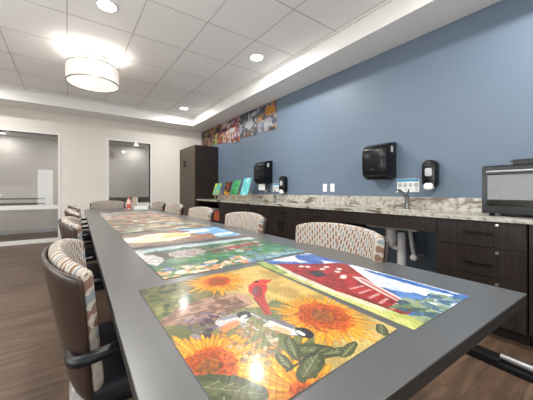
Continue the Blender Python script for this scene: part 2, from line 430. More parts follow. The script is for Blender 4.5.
# daylight through the rear glazed door, plus added unseen lights at left and rear
area('daylight_door', ((dx0 + dx1) / 2, YR - .2, 1.2), (R(90), 0, 0), .6, 14, (.95, .98, 1), 'RECTANGLE', 1.9)
area('added_light_left', (XL + .06, 1.4, 1.55), (0, R(-122), 0), 1.5, 110, (.93, .97, 1), 'RECTANGLE', 3.4)  # unseen area light added, tilted up to brighten the ceiling
area('added_light_rear', (.85, YR + .06, 1.6), (R(108), 0, 0), 1.7, 34, (.97, .98, 1), 'RECTANGLE', 1.4)  # unseen area light added to brighten ceiling and far wall
struct(B().box(-.08, 0, YR, YR + .04, .82, 2.38).box(1.70, 1.78, YR, YR + .04, .82, 2.38).box(0, 1.70, YR, YR + .04, 2.30, 2.38).box(0, 1.70, YR, YR + .04, .82, .90).make('window_4', 'trim'))  # frame around the added rear light, wall behind stays solid
wf = B().box(XL, XL + .03, -.45, -.35, .7, 2.4).box(XL, XL + .03, 3.15, 3.25, .7, 2.4).box(XL, XL + .03, -.35, 3.15, 2.31, 2.4).box(XL, XL + .03, -.35, 3.15, .7, .79).make('window_3', 'trim'); struct(wf)  # frame around the added left light, no opening in the wall
wd = bpy.data.worlds.new('world'); S.world = wd; wd.use_nodes = True
wd.node_tree.nodes['Background'].inputs[0].default_value = (.85, .93, 1, 1); wd.node_tree.nodes['Background'].inputs[1].default_value = 1.2

# ------------------------------------------------------------------ painting onto card
class Paint:
    def __init__(s, W, H, res=.0025, bg=(128, 128, 128)):
        s.W, s.H = W, H; s.nx, s.ny = max(8, int(W / res)), max(8, int(H / res))
        u, v = np.linspace(0, W, s.nx + 1), np.linspace(0, H, s.ny + 1)
        s.U, s.V = np.meshgrid(u, v); s.a = np.zeros(s.U.shape + (3,)); s.a[:] = np.array(bg)
    def noise(s, scale, seed=0, oct=3):
        rng = np.random.default_rng(seed); out = 0; amp = 1; tot = 0
        for k in range(oct):
            g = rng.random((64, 64)); f = 2 ** k / scale
            x, y = s.U * f + seed * 3.1 + 5, s.V * f + 7; xi, yi = np.floor(x).astype(int), np.floor(y).astype(int); fx, fy = x - xi, y - yi
            fx = fx * fx * (3 - 2 * fx); fy = fy * fy * (3 - 2 * fy)
            G = lambda i, j: g[(xi + i) % 64, (yi + j) % 64]
            out = out + amp * ((G(0, 0) * (1 - fx) + G(1, 0) * fx) * (1 - fy) + (G(0, 1) * (1 - fx) + G(1, 1) * fx) * fy); tot += amp; amp *= .5
        return out / tot
    def put(s, mask, col, k=1.0):
        m = (mask.astype(float) * k)[..., None]; s.a = s.a * (1 - m) + np.array(col, float) * m if np.ndim(col) == 1 else s.a * (1 - m) + col * m
    def mottle(s, c1, c2, scale, seed, mask=None, sharp=3):
        n = np.clip((s.noise(scale, seed) - .5) * sharp + .5, 0, 1)[..., None]
        col = np.array(c1, float) * (1 - n) + np.array(c2, float) * n
        s.put(np.ones_like(s.U) if mask is None else mask, col)
    def ell(s, cx, cy, rx, ry, ang=0, wob=0, seed=1):
        c, q = math.cos(R(ang)), math.sin(R(ang)); x, y = s.U - cx, s.V - cy
        a, b = (x * c + y * q) / rx, (-x * q + y * c) / ry
        d = np.sqrt(a * a + b * b)
        if wob: d = d + (s.noise(min(rx, ry) * .5 + .004, seed, 2) - .5) * wob
        return d < 1
    def poly(s, pts):
        ins = np.zeros(s.U.shape, bool); n = len(pts)
        for i in range(n):
            (x0, y0), (x1, y1) = pts[i], pts[(i + 1) % n]
            if y0 == y1: continue
            c = ((s.V >= min(y0, y1)) & (s.V < max(y0, y1))); xx = x0 + (s.V - y0) * (x1 - x0) / (y1 - y0)
            ins ^= c & (s.U < xx)
        return ins
    def flower(s, cx, cy, R0, rc, n=18, seed=0, sx=1, sy=1, ang=0):
        rng = np.random.default_rng(seed)
        c, q = math.cos(R(ang)), math.sin(R(ang)); X, Y = s.U - cx, s.V - cy
        x, y = (X * c + Y * q) / sx, (-X * q + Y * c) / sy
        rho, th = np.hypot(x, y), np.arctan2(y, x)
        for layer in range(3):
            off = rng.random() * 6; jit = rng.random(n) * .34 + .68 + (.0 if layer else .1)
            ph = ((th + off) % (2 * PI)) / (2 * PI) * n; ip = ph.astype(int) % n; f = np.abs(ph - np.floor(ph) - .5) * 2
            Rm = R0 * jit[ip] * (1 - .10 * layer); t = np.clip(rho / Rm, 0, 1)
            wid = np.clip(1.25 * (1 - np.abs(t - .52) / .50) ** .8 * (t < 1.01), 0, 1) if False else np.clip(1.5 * np.clip(1 - t, 0, 1) ** .62 * np.clip(t + .25, 0, 1), 0, 1)
            m = (rho < Rm) & (f < wid)
            col = np.array([206, 112, 14.]) * (1 - t[..., None]) ** .8 + np.array([240, 184, 48.]) * (1 - (1 - t[..., None]) ** .8)
            col = col * (.86 + .28 * rng.random(n)[ip])[..., None]
            col = col * (1 - .10 * layer * 0 - .28 * np.clip(f / np.maximum(wid, .05), 0, 1)[..., None] ** 3)
            s.put(m, col)
            s.put(m & (f > wid - .16), (140, 74, 14), .5); s.put(m & (f < .07), (206, 124, 20), .5)
        m = rho < rc * (1 + .12 * (s.noise(.012, seed + 9, 2) - .5) * 4)
        n1 = s.noise(.006, seed + 3, 2)[..., None]; tt = np.clip(rho / rc, 0, 1)[..., None]
        s.put(m, (np.array([120, 42, 8.]) * (1 - tt) + np.array([196, 88, 14.]) * tt) * (.62 + .75 * n1))
        s.put(rho < rc * .42, np.array([150, 84, 26.]) * (.55 + .8 * n1))
    def dots(s, n, box, rr, cols, seed=0):
        rng = np.random.default_rng(seed)
        for i in range(n):
            cx = box[0] + rng.random() * (box[1] - box[0]); cy = box[2] + rng.random() * (box[3] - box[2]); r = rr[0] + rng.random() * (rr[1] - rr[0])
            s.put(s.ell(cx, cy, r, r * (.6 + .5 * rng.random()), rng.random() * 180), cols[rng.integers(len(cols))], .92)
    def line(s, a, b, w, col, k=1):
        a, b = np.array(a), np.array(b); d = b - a; L2 = d @ d
        t = np.clip(((s.U - a[0]) * d[0] + (s.V - a[1]) * d[1]) / L2, 0, 1)
        s.put(np.hypot(s.U - a[0] - t * d[0], s.V - a[1] - t * d[1]) < w, col, k)

def card(name, P, quad, thick, mat, parent=None):
    """P painted card; quad = four 3D corners (u0v0, u1v0, u1v1, u0v1), top face carries the print"""
    q = [np.array(c, float) for c in quad]
    nrm = np.cross(q[1] - q[0], q[3] - q[0]); nrm /= np.linalg.norm(nrm)
    uu, vv = (P.U / P.W)[..., None], (P.V / P.H)[..., None]
    top = q[0] * (1 - uu) * (1 - vv) + q[1] * uu * (1 - vv) + q[2] * uu * vv + q[3] * (1 - uu) * vv
    nx, ny = P.nx + 1, P.ny + 1
    tv = (top + nrm * thick).reshape(-1, 3)
    # border ring at the base
    idx = np.arange(nx * ny).reshape(ny, nx)
    ring = np.concatenate([idx[0, :], idx[1:, -1], idx[-1, -2::-1], idx[-2:0:-1, 0]])
    bv = top.reshape(-1, 3)[ring]
    verts = np.vstack([tv, bv]); nb = len(tv); m = len(ring)
    quads = np.stack([idx[:-1, :-1], idx[:-1, 1:], idx[1:, 1:], idx[1:, :-1]], -1).reshape(-1, 4)
    k = np.arange(m); side = np.stack([nb + k, nb + (k + 1) % m, ring[(k + 1) % m], ring[k]], -1)
    faces = np.vstack([quads, side])
    me = bpy.data.meshes.new(name)
    me.vertices.add(len(verts)); me.vertices.foreach_set('co', verts.ravel())
    nf = len(faces); tot = nf * 4 + m
    me.loops.add(tot); me.loops.foreach_set('vertex_index', np.concatenate([faces.ravel(), nb + k[::-1]]).astype(np.int32))
    me.polygons.add(nf + 1)
    me.polygons.foreach_set('loop_start', np.append(np.arange(nf) * 4, nf * 4).astype(np.int32))
    me.polygons.foreach_set('loop_total', np.append(np.full(nf, 4), m).astype(np.int32))
    me.update(calc_edges=True); me.validate()
    a = np.clip(P.a / 255, 0, 1); a = np.where(a <= .04045, a / 12.92, ((a + .055) / 1.055) ** 2.4).reshape(-1, 3)
    cols = np.ones((len(verts), 4)); cols[:nb, :3] = a; cols[nb:, :3] = a[ring] * 0 + .35
    at = me.color_attributes.new('art', 'FLOAT_COLOR', 'POINT'); at.data.foreach_set('color', cols.ravel())
    uvs = np.zeros((len(verts), 2)); uvs[:nb, 0] = P.U.ravel(); uvs[:nb, 1] = P.V.ravel(); uvs[nb:] = uvs[ring]
    uvl = me.uv_layers.new(name='UVMap'); li = np.zeros(len(me.loops), np.int32); me.loops.foreach_get('vertex_index', li)
    uvl.data.foreach_set('uv', uvs[li].ravel())
    return link(name, me, mat, parent)

# ------------------------------------------------------------------ table
TA = R(-1.6); TX, TY, TZ = .09, .25, .755; TW, TL = 1.19, 5.70
tb = thing('conference_table', 'long dark grey laminate table covered with jigsaw puzzles', 'table', (TX, TY, 0), TA)
B().box(0, TW, 0, TL, TZ - .004, TZ, .0015, 1).make('tabletop', 'laminate', tb, True)
B().box(.001, TW - .001, .001, TL - .001, TZ - .038, TZ - .004, .002, 1).make('edge_band', 'edge', tb, True)
for y in (1.55, 3.0, 4.5):
    box('leg', 'black_matt', .50, .70, y - .05, y + .05, .04, TZ - .04, tb, .01)
    box('foot', 'black_matt', .36, .84, y - .05, y + .05, 0, .04, tb, .012)
box('beam', 'black_matt', .57, .63, .7, 5.0, TZ - .10, TZ - .045, tb)

def lift(pts, z): return [(x, y, z) for x, y in pts]
# --- sunflower puzzle
P = Paint(.52, .65, .0016, (170, 146, 88))
W_, H_ = .52, .65
P.mottle((196, 172, 104), (150, 128, 74), .11, 3)
P.mottle((122, 112, 66), (88, 92, 52), .045, 5, P.ell(.06, .50, .16, .24, 0, .6, 4))
P.dots(46, (0, .13, .40, .65), (.006, .017), [(58, 78, 42), (96, 108, 60), (140, 140, 88), (44, 56, 36)], 8)
P.mottle((206, 176, 96), (170, 140, 66), .06, 8, P.ell(.46, .44, .14, .22, 0, .4, 9))
P.mottle((128, 124, 74), (96, 104, 58), .05, 11, P.ell(.22, .19, .17, .12, 20, .6, 5))
# log
m = P.poly([(-.01, .36), (.10, .305), (.20, .318), (.278, .325), (.272, .43), (.20, .455), (.09, .445), (-.01, .385)])
P.mottle((168, 132, 110), (112, 82, 68), .02, 12, m); P.line((.02, .38), (.26, .36), .003, (90, 62, 50), .7); P.line((.06, .42), (.26, .42), .002, (206, 178, 152), .7); P.line((.1, .33), (.27, .335), .003, (84, 58, 46), .8)
P.put(P.ell(.272, .378, .016, .050, 0, .2), (176, 140, 112))
P.dots(60, (.05, .17, .22, .36), (.004, .012), [(92, 70, 92), (116, 96, 120), (70, 52, 70), (140, 126, 130)], 14)
P.flower(.27, .568, .128, .052, 26, 21)
P.flower(.405, .155, .155, .082, 30, 33)
P.flower(.035, .150, .150, .060, 26, 45)
P.flower(.150, -.01, .135, .030, 20, 52)
# leaves bottom and right
for (cx, cy, rx, ry, a) in ((.030, .080, .085, .036, -42), (.255, .065, .060, .026, -35), (.215, .035, .050, .024, 20), (.225, .10, .045, .016, 60), (.30, .03, .045, .014, -20), (.175, .075, .03, .014, 80), (.0, .03, .05, .024, 60), (.48, .02, .03, .015, 30), (.33, .02, .04, .012, 10)):
    P.put(P.ell(cx, cy, rx, ry, a, .35, 7), (66, 72, 44)); P.put(P.ell(cx, cy, rx * .8, ry * .55, a, .45, 3), (96, 100, 62), .7)
    c, s_ = math.cos(R(a)) * rx * .85, math.sin(R(a)) * rx * .85; P.line((cx - c, cy - s_), (cx + c, cy + s_), .0012, (150, 154, 116), .7)
    for q in (-.5, -.1, .3): P.line((cx + c * q, cy + s_ * q), (cx + c * (q + .3) - s_ * .25, cy + s_ * (q + .3) + c * .25), .0012, (150, 154, 116), .6)
P.line((.30, .10), (.20, .18), .003, (84, 92, 56)); P.line((.29, .06), (.16, .05), .003, (54, 60, 40))
# cardinal
P.put(P.poly([(.385, .41), (.335, .345), (.285, .242), (.262, .250), (.300, .35), (.325, .415)]), (168, 40, 28))
P.put(P.ell(.360, .420, .068, .036, 52, .15, 2), (190, 44, 30)); P.put(P.ell(.345, .40, .052, .018, 56), (128, 34, 34), .9); P.put(P.ell(.340, .41, .034, .008, 50), (112, 86, 100), .8); P.line((.30, .36), (.272, .25), .003, (120, 30, 30), .8)
P.put(P.ell(.408, .462, .034, .026, 20), (206, 50, 32)); P.put(P.poly([(.41, .475), (.462, .462), (.43, .44)]), (200, 46, 30)); P.put(P.ell(.392, .478, .012, .010), (34, 20, 20)); P.put(P.poly([(.385, .478), (.368, .492), (.396, .490)]), (236, 130, 50))
# chickadees
P.put(P.ell(.170, .280, .050, .030, -10, .1, 3), (190, 186, 186)); P.put(P.ell(.150, .258, .034, .016, 10), (206, 132, 84), .9); P.put(P.ell(.172, .298, .036, .010, -10), (128, 126, 134), .9)
P.put(P.ell(.214, .285, .023, .021, 0), (34, 32, 36)); P.put(P.ell(.206, .277, .013, .007, 20), (226, 226, 224)); P.line((.18, .255), (.172, .205), .003, (150, 146, 148)); P.line((.19, .255), (.20, .20), .0025, (176, 172, 172))
P.put(P.ell(.262, .172, .050, .024, 112, .1, 3), (204, 200, 196)); P.put(P.ell(.252, .165, .028, .012, 108), (214, 158, 108), .8); P.put(P.ell(.278, .186, .052, .010, 108), (98, 98, 110), .9)
P.put(P.ell(.294, .124, .026, .021, 90), (30, 28, 32)); P.put(P.ell(.284, .128, .014, .007, 95), (230, 230, 228)); P.line((.245, .215), (.235, .28), .004, (168, 164, 166)); P.line((.255, .22), (.25, .27), .002, (96, 94, 100))
P.dots(60, (.10, .24, .10, .24), (.003, .010), [(176, 160, 132), (120, 96, 70), (200, 186, 158), (150, 110, 70)], 19)
P.a *= .93
n = P.noise(.004, 70, 2)[..., None]; P.a *= (.90 + .2 * n)
zt = TZ + .0006
o = card('jigsaw_puzzle', P, lift([(.194, .322), (.678, .342), (.727, .995), (.202, .974)], zt), .002, 'puzzle')
tag(o, 'finished jigsaw puzzle of sunflowers, a red cardinal and two chickadees, nearest on the table', 'jigsaw puzzle')
# --- barn puzzle  (u to the right = sky, v away)
P = Paint(.37, .70, .0018, (190, 200, 215))
P.mottle((52, 92, 160), (92, 132, 188), .09, 2)
cl = (P.noise(.12, 33, 3) > .50) & (P.U > .10)
P.mottle((236, 238, 242), (190, 202, 222), .03, 6, cl | P.ell(.31, .42, .035, .16, 0, .5) | P.ell(.25, .20, .04, .10, 10, .5) | P.ell(.30, .12, .02, .07, 20, .5))
P.mottle((44, 84, 158), (70, 112, 178), .05, 9, P.ell(.27, .60, .05, .10, 0, .5) | P.ell(.345, .18, .02, .16, 0, .4) | P.ell(.35, .58, .03, .10, 0, .4))
gr = P.poly([(0, 0), (.075, 0), (.06, .12), (.045, .30), (.05, .50), (.07, .62), (.04, .70), (0, .70)])
P.mottle((166, 172, 84), (196, 196, 118), .03, 3, gr)
P.mottle((216, 206, 180), (200, 186, 154), .03, 4, P.poly([(.055, .62), (.02, .50), (.014, .30), (.030, .10), (.055, .08), (.045, .30), (.05, .48), (.08, .62)]))
P.mottle((110, 128, 66), (158, 168, 86), .02, 15, P.poly([(.0, .7), (0, .50), (.03, .50), (.06, .64), (.05, .7)]))
red = P.poly([(.075, .64), (.052, .45), (.042, .28), (.062, .05), (.125, .045), (.21, .22), (.275, .32), (.365, .45), (.335, .49), (.20, .55), (.11, .62)])
P.mottle((168, 38, 34), (126, 28, 28), .02, 17, red)
P.put(P.poly([(.118, .06), (.145, .05), (.245, .30), (.225, .33), (.19, .27)]), (206, 190, 184)); P.put(P.poly([(.132, .09), (.146, .09), (.232, .29), (.222, .30)]), (176, 64, 56), .75)
P.put(P.poly([(.118, .470), (.094, .40), (.150, .388), (.170, .455)]), (44, 46, 56))
for (u, v) in ((.20, .46), (.24, .47), (.265, .42), (.225, .40), (.20, .35), (.18, .34), (.17, .52), (.15, .54)): P.put(P.ell(u, v, .013, .012), (226, 212, 206))
for k in range(5): P.line((.07 + .008 * k, .09 + k * .04), (.115 + .012 * k, .10 + k * .036), .006, (206, 180, 174), .7)
P.line((.06, .06), (.06, .26), .003, (70, 40, 34), .8)
P.dots(60, (.07, .20, .0, .10), (.006, .020), [(60, 90, 70), (96, 122, 84), (140, 152, 116), (56, 84, 96)], 25)
P.dots(40, (.18, .31, .0, .07), (.006, .018), [(80, 116, 130), (120, 138, 104), (150, 168, 160), (60, 96, 120)], 26)
P.a *= .95
o = card('jigsaw_puzzle', P, lift([(.708, .316), (1.082, .316), (1.098, 1.035), (.738, 1.030)], zt), .002, 'puzzle')
tag(o, 'finished jigsaw puzzle of a red barn under a blue cloudy sky', 'jigsaw puzzle')
# --- garden puzzle
P = Paint(.82, .58, .0025, (90, 120, 90))
P.mottle((70, 112, 86), (126, 160, 120), .08, 2)
P.mottle((206, 222, 220), (170, 196, 200), .07, 3, (P.V > .50) | P.ell(.62, .54, .2, .04, -10, .4))
P.mottle((62, 98, 62), (96, 132, 84), .03, 6, P.ell(.68, .47, .10, .045, 0, .5))
P.mottle((96, 88, 74), (70, 66, 56), .03, 7, P.ell(.12, .39, .07, .10, 10, .4))
P.mottle((222, 214, 206), (176, 160, 156), .012, 8, P.ell(.24, .37, .115, .085, 8, .35))
P.mottle((232, 228, 224), (190, 178, 176), .012, 9, P.poly([(0, .57), (0, .27), (.03, .2), (.10, .30), (.05, .50)]))
P.mottle((184, 60, 52), (140, 48, 44), .02, 10, P.ell(.50, .33, .12, .038, 6, .3)); P.mottle((192, 84, 66), (150, 60, 50), .02, 11, P.ell(.66, .36, .10, .025, 10, .3))
P.mottle((206, 198, 184), (170, 158, 142), .02, 12, P.ell(.56, .40, .13, .018, 6, .3) | P.ell(.70, .30, .05, .018, 0, .3))
P.put(P.ell(.55, .24, .055, .018, 5, .2), (196, 84, 56))
P.mottle((52, 116, 78), (98, 158, 96), .04, 13, P.poly([(.15, .27), (.4, .22), (.82, .25), (.82, .12), (.4, .12), (.2, .16)]))
P.dots(90, (.0, .45, .0, .13), (.010, .026), [(236, 176, 120), (240, 214, 180), (226, 140, 96), (240, 232, 214), (110, 140, 80)], 30)
P.dots(60, (.03, .8, .08, .20), (.006, .018), [(70, 100, 176), (120, 146, 200), (60, 96, 70), (140, 160, 190)], 31)
P.mottle((96, 140, 170), (150, 190, 200), .03, 14, P.poly([(.42, .0), (.82, .0), (.82, .06), (.45, .07)]))
P.dots(30, (.45, .8, .0, .08), (.006, .02), [(90, 130, 90), (180, 200, 190), (70, 110, 140)], 32)
P.dots(50, (.05, .8, .22, .55), (.008, .03), [(60, 84, 66), (96, 110, 90), (140, 120, 104), (190, 196, 186), (84, 74, 66)], 36); P.mottle((200, 190, 184), (150, 136, 132), .012, 8, P.ell(.24, .37, .10, .075, 8, .35)); P.a *= .88
o = card('jigsaw_puzzle', P, lift([(.306, 1.040), (1.118, 1.075), (1.121, 1.636), (.31, 1.62)], zt), .002, 'puzzle')
tag(o, 'finished jigsaw puzzle of a flower garden with red roofed cottages, behind the sunflower puzzle', 'jigsaw puzzle')
# --- puzzle with pale orange mound and blue sky
P = Paint(.80, .58, .003, (140, 120, 100))
P.mottle((150, 128, 108), (112, 98, 88), .06, 2)
P.mottle((96, 156, 206), (150, 192, 222), .08, 3, P.U + P.V * .3 > .62); P.mottle((232, 236, 238), (206, 220, 230), .05, 4, P.ell(.55, .42, .14, .07, 20, .6) | P.ell(.70, .18, .10, .05, 10, .5))
P.mottle((238, 206, 160), (244, 230, 206), .05, 5, P.ell(.22, .30, .24, .17, 8, .35)); P.mottle((232, 168, 104), (240, 196, 140), .04, 6, P.ell(.36, .33, .12, .10, 0, .4)); P.put(P.ell(.02, .38, .05, .03, 0, .3), (238, 232, 222))
P.mottle((132, 92, 74), (170, 124, 98), .03, 7, P.poly([(.42, .2), (.62, .28), (.6, .12), (.4, .06)]) | P.ell(.42, .50, .10, .05, -30, .4))
P.mottle((96, 84, 80), (140, 126, 116), .03, 8, P.V < .055)
o = card('jigsaw_puzzle', P, lift([(.318, 1.695), (1.135, 1.715), (1.165, 2.30), (.33, 2.26)], zt), .002, 'puzzle')
tag(o, 'jigsaw puzzle with a pale orange animal shape and blue sky, beyond the garden puzzle', 'jigsaw puzzle')
# --- four more towards the far end
specs = [
 (2.35, 2.90, [(150, 158, 128), (196, 196, 170)], [(118, 134, 100), (214, 186, 120), (222, 206, 170), (96, 120, 104), (170, 120, 84)], 'muted green and yellow woodland jigsaw puzzle, beyond the one with blue sky', 61),
 (2.98, 3.52, [(196, 170, 140), (160, 150, 126)], [(226, 158, 116), (232, 190, 150), (142, 140, 112), (236, 226, 206), (200, 110, 80)], 'jigsaw puzzle with peach and orange streaks halfway down the table', 62),
 (3.60, 4.16, [(206, 186, 166), (224, 206, 190)], [(216, 120, 86), (232, 176, 140), (240, 232, 220), (150, 140, 130)], 'mostly orange and cream jigsaw puzzle, second from the far end of the table', 63),
 (4.24, 4.80, [(226, 220, 212), (196, 190, 180)], [(240, 236, 230), (214, 160, 130), (160, 160, 150), (226, 190, 120)], 'palest, mostly white jigsaw puzzle, nearest the bottle at the far end', 64)]
for y0, y1, bg, cols, lab, sd in specs:
    P = Paint(.80, y1 - y0, .004); P.mottle(bg[0], bg[1], .07, sd)
    P.dots(60, (0, .8, 0, y1 - y0), (.02, .075), cols, sd); P.mottle(cols[0], cols[2], .04, sd + 9, P.noise(.1, sd + 3, 3) > .56)
    P.mottle((238, 236, 230), (214, 208, 200), .04, sd + 2, P.noise(.12, sd + 5, 3) > .66)
    P.dots(40, (0, .8, 0, y1 - y0), (.015, .06), [(110, 112, 96), (130, 120, 108), (150, 96, 76)], sd + 20); P.a *= .82; x0 = .335 + .028 * (y0 - 2.3)
    o = card('jigsaw_puzzle', P, lift([(x0, y0), (x0 + .80, y0 + .01), (x0 + .815, y1), (x0 + .012, y1)], zt), .002, 'puzzle')
    tag(o, lab, 'jigsaw puzzle')
# things standing at the far end of the table
t = thing('bottle', 'slim peach bottle with a red label at the far end of the table', 'bottle', (.945, 5.42, TZ))
B().lathe([(0, .0), (.034, 0), (.036, .01), (.036, .15), (.03, .175), (.014, .19), (.014, .20), (0, .20)], 24).make('body', 'pink', t, True)
B().lathe([(.037, .02), (.037, .10), (.0365, .10), (.0365, .02), (.037, .02)], 24).make('label_band', 'red', t, True)
B().lathe([(0, .20), (.017, .20), (.017, .228), (0, .23)], 16).make('cap', 'red', t, True)
t = thing('board_box', 'upright tan board box with white side beside the peach bottle', 'box', (1.075, 5.60, TZ))
B().box(-.045, .045, -.03, .03, 0, .225, .004).make('body', 'tan', t)
B().box(.045, .056, -.03, .03, 0, .225).make('side_panel', 'paper', t)
t = thing('storage_box', 'flat white box lying at the far end of the table', 'box', (1.16, 5.40, TZ))
B().box(-.14, .11, -.08, .08, 0, .045, .003).make('body', 'paper', t)
B().box(-.145, .115, -.085, .085, .032, .055, .003).make('lid', 'trim', t)

# ------------------------------------------------------------------ chairs
def curved_sheet(name, mat, parent, z0, zt_end, zt_mid, off, thick, th=82, nt=26, nz=10):
    """curved padded sheet; off moves it outward from the inner back surface"""
    bm = bmesh.new(); uvl = bm.loops.layers.uv.new('UVMap'); grid = []; uvd = {}
    for i in range(nt + 1):
        a = R(-th + 2 * th * i / nt); ca, sa = math.cos(a), math.sin(a); row = []
        ztop = zt_end + (zt_mid - zt_end) * max(ca, 0) ** .7
        for j in range(nz + 1):
            k = j / nz; z = z0 + (ztop - z0) * k; tt = (z - .52) / .37
            mid = -.145 - .07 * tt; bb = .288 + .014 * tt
            aa = .06 + .05 * tt
            x = mid + aa * (1 - ca ** .9 if ca > 0 else 1) ; y = bb * sa
            n = Vector((-ca * bb, sa * aa * 1.6, 0)).normalized()
            v = bm.verts.new((x + n.x * off, y + n.y * off, z)); uvd[v] = (a * .31, z); row.append(v)
        grid.append(row)
    for i in range(nt):
        for j in range(nz):
            f = bm.faces.new((grid[i][j], grid[i + 1][j], grid[i + 1][j + 1], grid[i][j + 1]))
            for l in f.loops: l[uvl].uv = uvd[l.vert]
    me = bpy.data.meshes.new(name); bm.to_mesh(me); bm.free()
    o = link(name, me, mat, parent, True)
    s = o.modifiers.new('thickness', 'SOLIDIFY'); s.thickness = thick; s.offset = 0
    u = o.modifiers.new('soft', 'SUBSURF'); u.levels = 2; u.render_levels = 2
    return o
def make_chair():
    t = thing('conference_chair', '', 'chair')
    curved_sheet('padded_back', 'fabric', t, .50, .852, .905, .0, .046)
    curved_sheet('back_shell', 'leather', t, .49, .836, .890, .034, .018, 78)
    B().box(-.135, .23, -.235, .235, .405, .485, .03, 3).make('seat', 'seat', t, True)
    g = B().box(-.15, .20, -.20, .20, .375, .405, .005)
    g.make('seat_frame', 'black_matt', t)
    for s in (-1, 1):
        pts = smoothpath([(-.17, s * .26, .62), (-.165, s * .332, .625), (-.10, s * .345, .64), (.05, s * .31, .645), (.14, s * .29, .640), (.155, s * .28, .60), (.145, s * .262, .43)], 3)
        B().tube(pts, .017, 10).make('armrest', 'black_arm', t, True)
        for fx in (-1, 1):
            g = B(); x0, x1 = (-.150, -.165) if fx < 0 else (.17, .20)
            b = bmesh.new(); ring = []
            for z, x, w, dd in (((.375 if fx > 0 else .50), x0, .040, .016), (.2, (x0 + x1) / 2, .032, .014), (0, x1, .022, .011)):
                ring.append([b.verts.new((x + px * dd, s * .205 + py * w, z)) for px, py in ((-1, -1), (1, -1), (1, 1), (-1, 1))])
            for A, D in zip(ring, ring[1:]):
                for k in range(4): b.faces.new((A[k], D[k], D[(k + 1) % 4], A[(k + 1) % 4]))
            b.faces.new(ring[0]); b.faces.new(ring[-1][::-1]); bmesh.ops.recalc_face_normals(b, faces=b.faces)
            bmesh.ops.bevel(b, geom=b.edges[:], offset=.004, segments=2, affect='EDGES')
            g._add(b); g.make('leg', 'leg_metal', t, True)
    return t
def copy_tree(o, parent=None):
    c = o.copy(); C.objects.link(c); c.parent = parent
    for ch in list(o.children): copy_tree(ch, c)
    return c
chair = make_chair()
G = 'patterned chairs around the long table'
sp = [(.175, 1.20, 0, 'brown backed patterned chair nearest the lens on the left of the table'),
      (.19, 2.42, 0, 'second patterned chair from the lens on the left side of the table'),
      (.215, 3.55, 0, 'third brown backed chair along the left side of the table'),
      (.245, 4.72, 0, 'farthest brown backed chair on the left side of the table'),
      (1.150, 1.02, 180, 'patterned chair beside the barn puzzle, in front of the sink pipes'),
      (1.185, 2.05, 180, 'second patterned chair along the right side, below the far paper towel dispenser'),
      (1.205, 3.06, 180, 'third patterned chair along the right side, in front of the open shelf'),
      (1.225, 4.08, 180, 'fourth patterned chair along the right side, in front of the tall cupboard'),
      (1.25, 5.10, 180, 'farthest patterned chair along the right side of the table'),
      (.68, 6.03, -90, 'patterned chair at the head of the table under the cream wall')]
for i, (x, y, a, lab) in enumerate(sp):
    o = chair if i == 0 else copy_tree(chair)
    o.location = (x, y, 0); o.rotation_euler = (0, 0, R(a) + (0 if i == 0 else R([0, -1, 1, 2, -1.5, 0, 1, -1, 1, 0][i]))); tag(o, lab, 'chair', G)

# ------------------------------------------------------------------ cabinets along the blue wall
FX = 2.62
def cabinet(y0, y1, label, layout, name='base_cabinet'):
    t = thing(name, label, 'cabinet', (FX + .02, (y0 + y1) / 2, 0))
    h = (y1 - y0) / 2
    if layout == 'niche':
        g = B(); g.box(0, .535, -h, -h + .02, .1, .874).box(0, .535, h - .02, h, .1, .874).box(0, .535, -h + .02, h - .02, .1, .12).box(.515, .535, -h + .02, h - .02, .12, .874).box(0, .515, -h + .02, h - .02, .85, .874)
        g.box(.07, .535, -h, h, 0, .1)
        g.make('carcass', 'espresso', t)
        box('shelf', 'espresso', .02, .515, -h + .02, h - .02, .44, .46, t); return t
    B().box(0, .54, -h, h, .1, .69).box(.07, .54, -h, h, 0, .1).box(0, .54, -h, -h + .016, .69, .874).box(0, .54, h - .016, h, .69, .874).box(.52, .54, -h + .016, h - .016, .69, .874).make('carcass', 'espresso', t)
    def front(nm, a, b, z0, z1, handle, lock=None):
        f = B().box(-.02, -.001, a + .0025, b - .0025, z0, z1, .0015, 1).make(nm, 'espresso', t)
        if handle:
            hy, hz, hl, vert = handle
            g = B()
            if vert: g.box(-.045, -.033, hy - .006, hy + .006, hz - hl, hz + hl, .002, 1).box(-.034, -.019, hy - .004, hy + .004, hz - hl + .01, hz - hl + .02).box(-.034, -.019, hy - .004, hy + .004, hz + hl - .02, hz + hl - .01)
            else: g.box(-.045, -.033, hy - hl, hy + hl, hz - .008, hz + .008, .002, 1).box(-.034, -.019, hy - hl + .01, hy - hl + .02, hz - .005, hz + .005).box(-.034, -.019, hy + hl - .02, hy + hl - .01, hz - .005, hz + .005)
            g.make('handle', 'black_matt', f)
        if lock:
            B().lathe([(0, 0), (.011, 0), (.011, .006), (0, .008)], 20, Matrix.Translation((-.02, lock[0], lock[1])) @ Matrix.Rotation(R(-90), 4, 'Y')).make('lock', 'chrome', f, True)
    if layout == 'drawers':
        for z0, z1, hz, lz in ((.675, .868, .785, .845), (.455, .671, .55, .64), (.105, .451, .33, .41)):
            front('drawer', -h, h, z0, z1, (h * .0, hz, .088, False), (-.115, lz))
    else:
        front('drawer', -h, h, .70, .868, (0, .785, .075, False))
        front('door', -h, 0, .105, .696, (-.035, .60, .06, True)); front('door', 0, h, .105, .696, (.035, .60, .06, True))
    return t
cabinet(-.62, .438, 'dark wood base cabinet cut off by the right edge, under the toaster oven', 'doors')
cabinet(.446, .986, 'dark wood three drawer cabinet with small round locks, right of the sink opening', 'drawers')
cabinet(1.95, 2.66, 'dark wood base cabinet left of the sink opening, under the two outlets', 'doors')
cabinet(2.66, 3.32, 'dark wood base cabinet second to the left of the sink opening', 'doors')
cabinet(3.32, 4.12, 'dark wood base cabinet under the far soap dispenser', 'doors')
